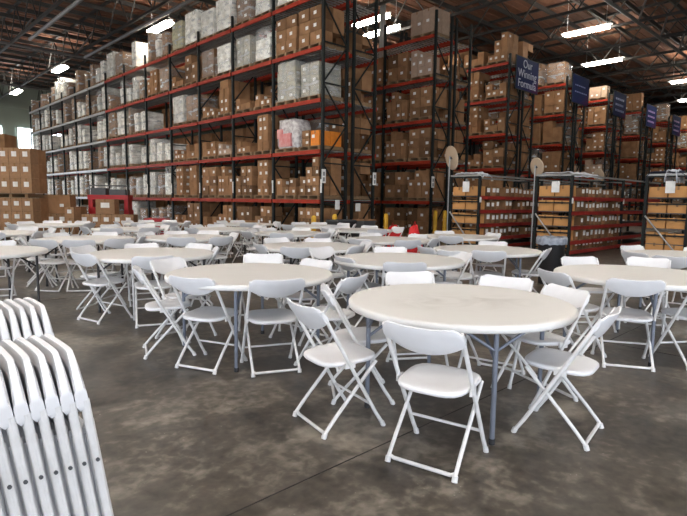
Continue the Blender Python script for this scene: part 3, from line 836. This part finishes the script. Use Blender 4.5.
# plastic-bagged pink goods on the long rack
pb = empty('bagged_load', Wp(.5,1.9,LEV[2]+.003), ANG); tag(pb, 'pink goods in a clear plastic bag on the long rack shelf', 'bagged goods')
put('pallet', pallet_mesh(1.05), pb)
b = MB(); vs = []; n = 20; nz = 9
for k in range(nz+1):
    v = k/nz
    for i in range(n):
        a_ = 2*PI*i/n; x, y = superell(a_, n, 4)
        g = (1.-.25*v**3)*(1+.14*noise.noise(Vector((x*1.7,y*1.7,v*3+4)))) if 0 < k < nz else (.96 if k == 0 else .3)
        vs.append((x*.47*g, y*.58*g+.12*v*v, .142+v*(1.05 if k < nz else 1.0)))
fs = [(k*n+i, k*n+(i+1)%n, (k+1)*n+(i+1)%n, (k+1)*n+i) for k in range(nz) for i in range(n)]+[tuple(nz*n+i for i in range(n))]
b.add(vs, fs, 0, True); b.build('plastic_bag', M['clear'], pb)
b = MB(); b.box((-.44,-.02,.40),(.12,.62,.42)); b.box((-.43,.28,.62),(.1,.3,.3)); b.build('pink_panel', M['pink'], pb)

# ------------------------------------------------------------------ low flow shelving with small labelled boxes at right
def flow_rack(cx, cy, length, nlev, lab, upto, ref, s_from=0.):
    r = empty('flow_shelf', (cx,cy,0), ANG); tag(r, lab, 'shelving')
    DPT, HT = .98, 2.16
    xs = [0.]; 
    while xs[-1] < length-.1: xs.append(xs[-1]+min(3.8, length-xs[-1]))
    for i, x in enumerate(xs):
        fm = MB()
        for y in (0, DPT): fm.box((x,y,HT/2),(.07,.07,HT))
        for z in (.2,.62,1.03,1.43,HT-.03): fm.box((x,DPT/2,z),(.04,DPT,.04))
        fm.build('end_frame', M['post'], r)
    b = MB(); b.tube([(-.05,DPT-.02,1.12),(-.05,.05,.02)], .022, 8); b.build('diagonal_brace', M['galv'], r)
    tb = MB(); tb.box((length/2,0,HT+.02),(length,.05,.05)); tb.box((length/2,DPT,HT+.02),(length,.05,.05)); tb.box((0,DPT/2,HT+.02),(.05,DPT,.05)); tb.build('top_rail', M['galv'], r)
    lv = [.02+.12, .40, .80, 1.20, 1.60]
    for z in lv:
        bm = MB(); bm.box((length/2,-.02,z-.05),(length,.05,.10)); bm.build('beam', M['beam_low'], r)
        sh = MB(); sh.box((length/2,DPT/2,z-.012),(length-.08,DPT-.08,.02)); sh.build('shelf_panel', M['darkgrey'], r)
    p_ = MB(); p_.box((-.055,.42,1.86),(.006,.22,.30)); p_.build('paper_notice', M['label'], r)
    for i, x in enumerate(xs[:2]):
        p_ = MB(); p_.box((x,-.045,1.49),(.09,.01,.15)); p_.build('post_label', M['label'], r)
    return r, lv
BM = {}
def small_box(w, h):
    k = (w, h)
    if k not in BM:
        b = MB(); b.box((0,0,h/2),(w,.30,h)); b.box((0,-.151,h-.02),(w*.9,.002,.03),1)
        l_ = MB(); l_.box((0,-.153,h*.66),(w*.74,.003,h*.46)); dk = l_.mesh('shelf_label', M['label'])
        BM[k] = (b.mesh('small_carton', [M['carton'], M['tape']]), dk)
    return BM[k]
units = [(3.86,15.25,9.3,3.7,'left','flow shelving with red beams, left unit before the racks',5),(6.06,14.24,7.5,4.0,'middle','flow shelving with red beams, middle unit behind the black bin',5),
         (8.6,13.3,7.5,2.,'right','flow shelving unit at the right edge draped with cloth',5)]
for (cx, cy, ln, upto, nm, lab, nl) in units:
    r, lv = flow_rack(cx, cy, ln, nl, lab, upto, nm)
    B0 = Vector((cx,cy,0))
    if nm != 'right':
        for li, z in enumerate(lv):
            x = .44; idx = 0
            if nm == 'left' and li == 0: continue
            while x < upto:
                w = R.choice((.17,.19,.21)); h = R.choice((.23,.26,.29))
                if R.random() < .90:
                    bm_, lb_ = small_box(w, h)
                    p = B0+D2*(x+w/2)+D1*(.16+R.uniform(0,.03))
                    o = put('small_carton', bm_, None, (p.x,p.y,z+.001), ANG)
                    tag(o, 'small white-labelled carton %d from left, %s shelf of the %s flow shelving' % (idx+1, ['lowest','second','third','fourth','top'][li], nm), 'carton', 'small labelled cartons on the flow shelving')
                    put('shelf_label', lb_, o); idx += 1
                x += w+R.uniform(.05,.09)
    # big cartons seen through the end frame
    for li, z in enumerate(lv):
        for q in range(2):
            h = R.uniform(.25,.30); w = .42
            p = B0+D2*.28*0+D1*(.26+q*.455)
            if nm != 'right' and q == 0:      # keep clear of the small front boxes
                pass
            p = p-D2*.0
            o = put('end_carton', carton_mesh(w, .34, h, 'f'), None, (p.x+D2.x*.215, p.y+D2.y*.215, z+.001), ANG)
            tag(o, 'plain tan carton in the end of the %s flow shelving, %s shelf, %s one' % (nm, ['lowest','second','third','fourth','top'][li], ('right','left')[q]), 'carton', 'tan cartons in the shelving ends')

def sheet(name, m, lab, cat, c0, u, v, drop, seed, rest):
    """a crumpled cloth lying over something"""
    b = MB(); nx, ny = 22, 12; vs = []
    for i in range(nx+1):
        for k in range(ny+1):
            a_, c_ = i/nx-.5, k/ny-.5
            p = Vector(c0)+Vector(u)*a_+Vector(v)*c_
            p.z += .05*noise.noise(Vector((a_*7+seed,c_*5,seed)))+.06*(.5-abs(a_))-drop*max(0,abs(c_)-.38)/.12
            p.z = max(p.z, 0.02)
            vs.append(p)
    fs = [(i*(ny+1)+k, (i+1)*(ny+1)+k, (i+1)*(ny+1)+k+1, i*(ny+1)+k+1) for i in range(nx) for k in range(ny)]
    b.add(vs, fs, 0, True)
    o = b.build(name, m); sm = o.modifiers.new('s','SOLIDIFY'); sm.thickness = .012; tag(o, lab, cat); return o
def on_unit(cx, cy, x, y, z): return Vector((cx,cy,0))+D2*x+D1*y+Vector((0,0,z))
sheet('plastic_sheet', M['cloth_white'], 'crumpled white plastic sheet lying on the middle flow shelving', 'sheet', on_unit(6.06,14.24,1.0,.45,2.25), D2*1.9, D1*1.0, .12, 2, 0)
sheet('plastic_sheet', M['cloth_white'], 'pale plastic bag lying on the left flow shelving end', 'sheet', on_unit(3.86,15.25,.30,.45,2.25), D2*.6, D1*1.0, .1, 5, 0)
sheet('navy_cloth', M['cloth_navy'], 'dark navy cloth bundled on the right flow shelving', 'cloth', on_unit(8.6,13.3,.25,.55,2.24), D2*.6, D1*1.0, .22, 9, 0)
sheet('white_cloth', M['cloth_white'], 'white cloth hanging beside the navy one at the right edge', 'cloth', on_unit(8.6,13.3,.25,.42,2.28), D2*.7, D1*.3, .3, 4, 0)

# round convex mirrors seen from behind, on poles
def mirror(cx, cy, z, rads, rz, lab, zb):
    r = empty('convex_mirror', (cx,cy,zb)); tag(r, lab, 'mirror', 'round mirrors above the shelving')
    p = MB(); p.tube([(0,0,0),(0,0,z-zb+.05)], .02, 8); p.build('pole', M['galv'], r)
    h = empty('x'); bpy.data.objects.remove(h)
    d = MB(); d.lathe([(0,-.02),(rads*.9,-.02),(rads,-.012),(rads,.012),(rads*.96,.014)], 40); do = d.build('mirror_backing', M['mirror_back'], r)
    f_ = MB(); f_.lathe([(rads*.96,.012),(rads*.7,.05),(rads*.35,.075),(0,.082)], 40); fo = f_.build('mirror_dome', M['mirror'], r)
    k_ = MB(); k_.lathe([(0,-.05),(.03,-.05),(.035,-.02)], 16); k_.box((0,.0,-.027),(.03,rads*.35,.012)); ko = k_.build('bracket', M['darkgrey'], r)
    rot = Matrix.Rotation(rz,4,'Z') @ Matrix.Rotation(rad(20),4,'X') @ Matrix.Rotation(rad(78),4,'Y')
    for o in (do, fo, ko): o.matrix_local = Matrix.Translation((0.07*math.cos(rz),.07*math.sin(rz),z-zb)) @ rot
p = on_unit(3.86,15.25,-.0,1.06,0); mirror(p.x, p.y, 2.72, .36, rad(22), 'round tan mirror back on the pole of the left flow shelving', 0)
p = on_unit(6.06,14.24,-.0,1.06,0); mirror(p.x, p.y, 2.42, .26, rad(25), 'round tan mirror back on the pole of the middle flow shelving', 0)
p = on_unit(6.06,14.24,4.5,1.08,0); mirror(p.x, p.y, 2.36, .24, rad(20), 'smallest round mirror back, rightmost above the middle flow shelving', 0)

# ------------------------------------------------------------------ hanging signs on the rack ends
def text_mesh(body, size, m):
    cu = bpy.data.curves.new('lettering', 'FONT'); cu.body = body; cu.size = size; cu.align_x = 'CENTER'; cu.extrude = .004; cu.space_line = .95
    to = bpy.data.objects.new('tmp_text', cu); C.objects.link(to)
    bpy.context.view_layer.update()
    me = bpy.data.meshes.new_from_object(to.evaluated_get(bpy.context.evaluated_depsgraph_get()))
    bpy.data.objects.remove(to); me.materials.clear(); me.materials.append(m); return me
for k, row in enumerate((2,3,4,5,6)):
    r = empty('aisle_sign', Wp(ROWT[row]+1.3,-.12,6.45 if k == 0 else 6.65), ANG)
    tag(r, ['blue hanging sign reading Our Winning Formula','second blue hanging sign from the left, with faint print','third blue hanging sign from the left','fourth blue hanging sign from the left','blue hanging sign at the right edge of the picture'][k], 'sign', 'blue signs on the rack ends')
    b = MB(); b.box((0,0,.7),(2.05,.04,1.4)); b.build('sign_panel', M['sign'], r)
    b = MB(); b.box((-1.03,0,.7),(.03,.05,1.42)); b.box((1.03,0,.7),(.03,.05,1.42)); b.box((0,0,1.41),(2.1,.05,.03)); b.box((0,0,-.01),(2.1,.05,.03)); b.build('sign_frame', M['post'], r)
    if k == 0:
        for q, wd in enumerate(('Our','Winning','Formula')):
            t_ = put('lettering', text_mesh(wd, .50, M['letter']), r, (0,-.026,.98-q*.43)); t_.rotation_euler = (PI/2,0,0)
    else:
        b = MB(); rs = random.Random(k)
        for ln in range(3 if k > 1 else 2):
            x = -.7
            while x < .6:
                w_ = rs.uniform(.10,.22); b.box((x+w_/2,-.024,(1.0 if k > 1 else .9)-ln*.33),(w_,.006,.12 if k > 1 else .06)); x += w_+.06
        b.build('print_line', M['letter_dim' if k < 3 else 'letter_pink'], r)

# ------------------------------------------------------------------ bollards, bin, red things
def bollard(x, y, h, lab):
    b = MB(); b.lathe([(.075,.0),(.075,h-.06),(.06,h-.02),(.03,h),(0,h)], 18)
    r = b.build('bollard', M['yellow']); r.location = (x,y,0); tag(r, lab, 'bollard', 'yellow bollards at the rack ends')
    q_ = MB(); q_.box((0,0,.008),(.24,.24,.016)); q_.build('base_plate', M['yellow'], r)
for t, s, h, lab in ((-.35,-.02,.95,'yellow bollard left of the long rack end post'),(.12,-.45,1.0,'yellow bollard before the long rack end post'),(2.4,-.5,1.0,'yellow bollard at the far corner of the long rack end'),
        (5.4,-.3,1.1,'yellow bollard left of the second rack end post'),(5.72,-.5,1.1,'yellow bollard right of the second rack end post')):
    p = Wp(t,s); bollard(p.x, p.y, h, lab)
tr = empty('trash_can', (3.66,9.3,0)); tag(tr, 'black trash can with a grey liner beside the round tables', 'trash can')
b = MB(); b.lathe([(0,0),(.185,0),(.19,.02),(.235,.76),(.245,.78),(.235,.79),(.22,.76),(.18,.05),(0,.04)], 28); b.build('body', M['black'], tr)
b = MB(); n = 40; vs = []
for k, (rr_, z) in enumerate(((.258,.70),(.262,.78),(.25,.835),(.225,.80),(.19,.62))):
    for i in range(n):
        a_ = 2*PI*i/n; g = rr_+.012*noise.noise(Vector((math.cos(a_)*5,math.sin(a_)*5,k*.6))); vs.append((g*math.cos(a_), g*math.sin(a_), z+(.035*noise.noise(Vector((math.cos(a_)*3,math.sin(a_)*3,k))) if k < 3 else 0)))
b.add(vs, [(k*n+i, k*n+(i+1)%n, (k+1)*n+(i+1)%n, (k+1)*n+i) for k in range(4) for i in range(n)], 0, True); b.build('liner', M['bag'], tr)
# red machine behind the low carton row
rm = empty('pallet_truck', (-8.3,18.95,0), rad(6)); tag(rm, 'red warehouse truck with grey top rail behind the carton row', 'truck')
b = MB(); b.box((0,0,.34),(1.35,.7,.44)); b.box((-.55,0,.8),(.22,.6,.55)); b.box((.6,0,.75),(.16,.6,.45)); b.build('body', M['red'], rm)
b = MB(); b.box((0,-.05,1.42),(1.36,.6,.16)); b.box((-.6,-.05,1.1),(.14,.5,.6)); b.box((.6,-.05,1.1),(.14,.5,.6)); b.build('deck', M['red'], rm)
b = MB(); b.box((-.35,0,1.62),(.5,.5,.24)); b.box((.3,0,1.6),(.55,.5,.2)); b.build('load_tray', M['darkgrey'], rm)
b = MB()
for x in (-.64,.64): b.tube([(x,-.25,1.45),(x,-.25,1.82)],.022,8)
b.tube([(-.64,-.25,1.82),(.64,-.25,1.82)],.022,8); b.build('guard_rail', M['darkgrey'], rm)
for x in (-.45,.45):
    for y in (-.3,.3):
        b = MB(); b.tube([(x,y-.06,.11),(x,y+.06,.11)],.11,16); b.build('wheel', M['rubber'], rm)
b = MB(); b.box((-.5,-.36,.62),(.2,.02,.24)); b.build('white_panel', M['label'], rm)
rb = empty('red_bin', (-5.85,16.6,0), rad(2)); tag(rb, 'red plastic bin standing before the long rack', 'bin')
b = MB(); b.box((0,0,.36),(.62,.45,.70)); b.box((0,0,.73),(.68,.5,.06)); b.build('body', M['red'], rb)
b = MB(); b.box((0,0,.775),(.64,.46,.025)); b.build('lid', M['red'], rb)
def lump(name, lab, cat, c0, r_, m, seed):
    b = MB(); n, k_ = 20, 10; vs = []
    for k in range(k_+1):
        th = PI*k/k_
        for i in range(n):
            a_ = 2*PI*i/n; d_ = Vector((math.sin(th)*math.cos(a_),math.sin(th)*math.sin(a_),math.cos(th)))
            g = 1+.22*noise.noise(d_*1.8+Vector((seed,0,0))); vs.append((d_.x*r_[0]*g, d_.y*r_[1]*g, max(-r_[2]*.6, d_.z*r_[2]*g)+r_[2]*.6))
    b.add(vs, [(k*n+i, (k+1)*n+i, (k+1)*n+(i+1)%n, k*n+(i+1)%n) for k in range(k_) for i in range(n)], 0, True)
    o = b.build(name, m); o.location = c0; tag(o, lab, cat, 'red bags beside the tables'); 
    t_ = MB(); t_.tube([(-.05,0,r_[2]*1.45),(0,0,r_[2]*1.75),(.05,0,r_[2]*1.45)],.012,6); t_.build('bag_handle', m, o); return o
for (x, y, z, r_, lab, sd) in ((1.33,14.5,.0,(.30,.26,.47),'flat red bag standing behind the far tables, left of the other',3),(1.55,11.6,.0,(.18,.18,.56),'upright red bag behind the far tables, nearer of the two',8)):
    lump('red_bag', lab, 'bag', (x,y,z), r_, M['redcloth'], sd)
# dark tubs on the floor under the end of the long rack
for i, (x, y, w_) in enumerate(((-.08,15.75,.72),(.62,16.5,.5))):
    tb = empty('storage_tub', (x,y,0), ANG); tag(tb, 'black storage tub before the end of the long rack, %s one' % ('left','right')[i], 'tub', 'storage tubs by the rack end')
    b = MB(); b.box((0,0,.38),(w_,.5,.76)); b.box((0,0,.78),(w_+.05,.55,.05)); b.build('body', M['black' if i == 0 else 'darkgrey'], tb)
    b = MB(); b.box((0,0,.825),(w_+.02,.52,.04)); b.build('lid', M['darkgrey' if i == 0 else 'carton'], tb)

# ------------------------------------------------------------------ light
wd = bpy.data.worlds.new('sky'); sc.world = wd; wd.use_nodes = True
bg = wd.node_tree.nodes['Background']; bg.inputs[0].default_value = (.84,.90,1.,1); bg.inputs[1].default_value = 4.6
for i, (axis, pos, cen, w0, h0) in enumerate(portals):
    l = bpy.data.lights.new('dock_door_portal', 'AREA'); l.shape = 'RECTANGLE'; l.size = w0; l.size_y = h0; l.cycles.is_portal = True
    o = bpy.data.objects.new('dock_door_portal', l); C.objects.link(o)
    if axis == 't':
        o.location = Wp(pos, cen, h0/2); d_ = D2
    else:
        o.location = Wp(cen, pos, h0/2); d_ = D1 if pos < 0 else -D1
    o.rotation_euler = d_.to_track_quat('-Z','Z').to_euler()
sc.view_settings.view_transform = 'Standard'; sc.view_settings.look = 'None'; sc.view_settings.gamma = 1; sc.view_settings.use_curve_mapping = False
sc.view_settings.exposure = 0.68
sc.cycles.max_bounces = 8; sc.cycles.diffuse_bounces = 4; sc.cycles.transparent_max_bounces = 12; sc.cycles.sample_clamp_indirect = 6
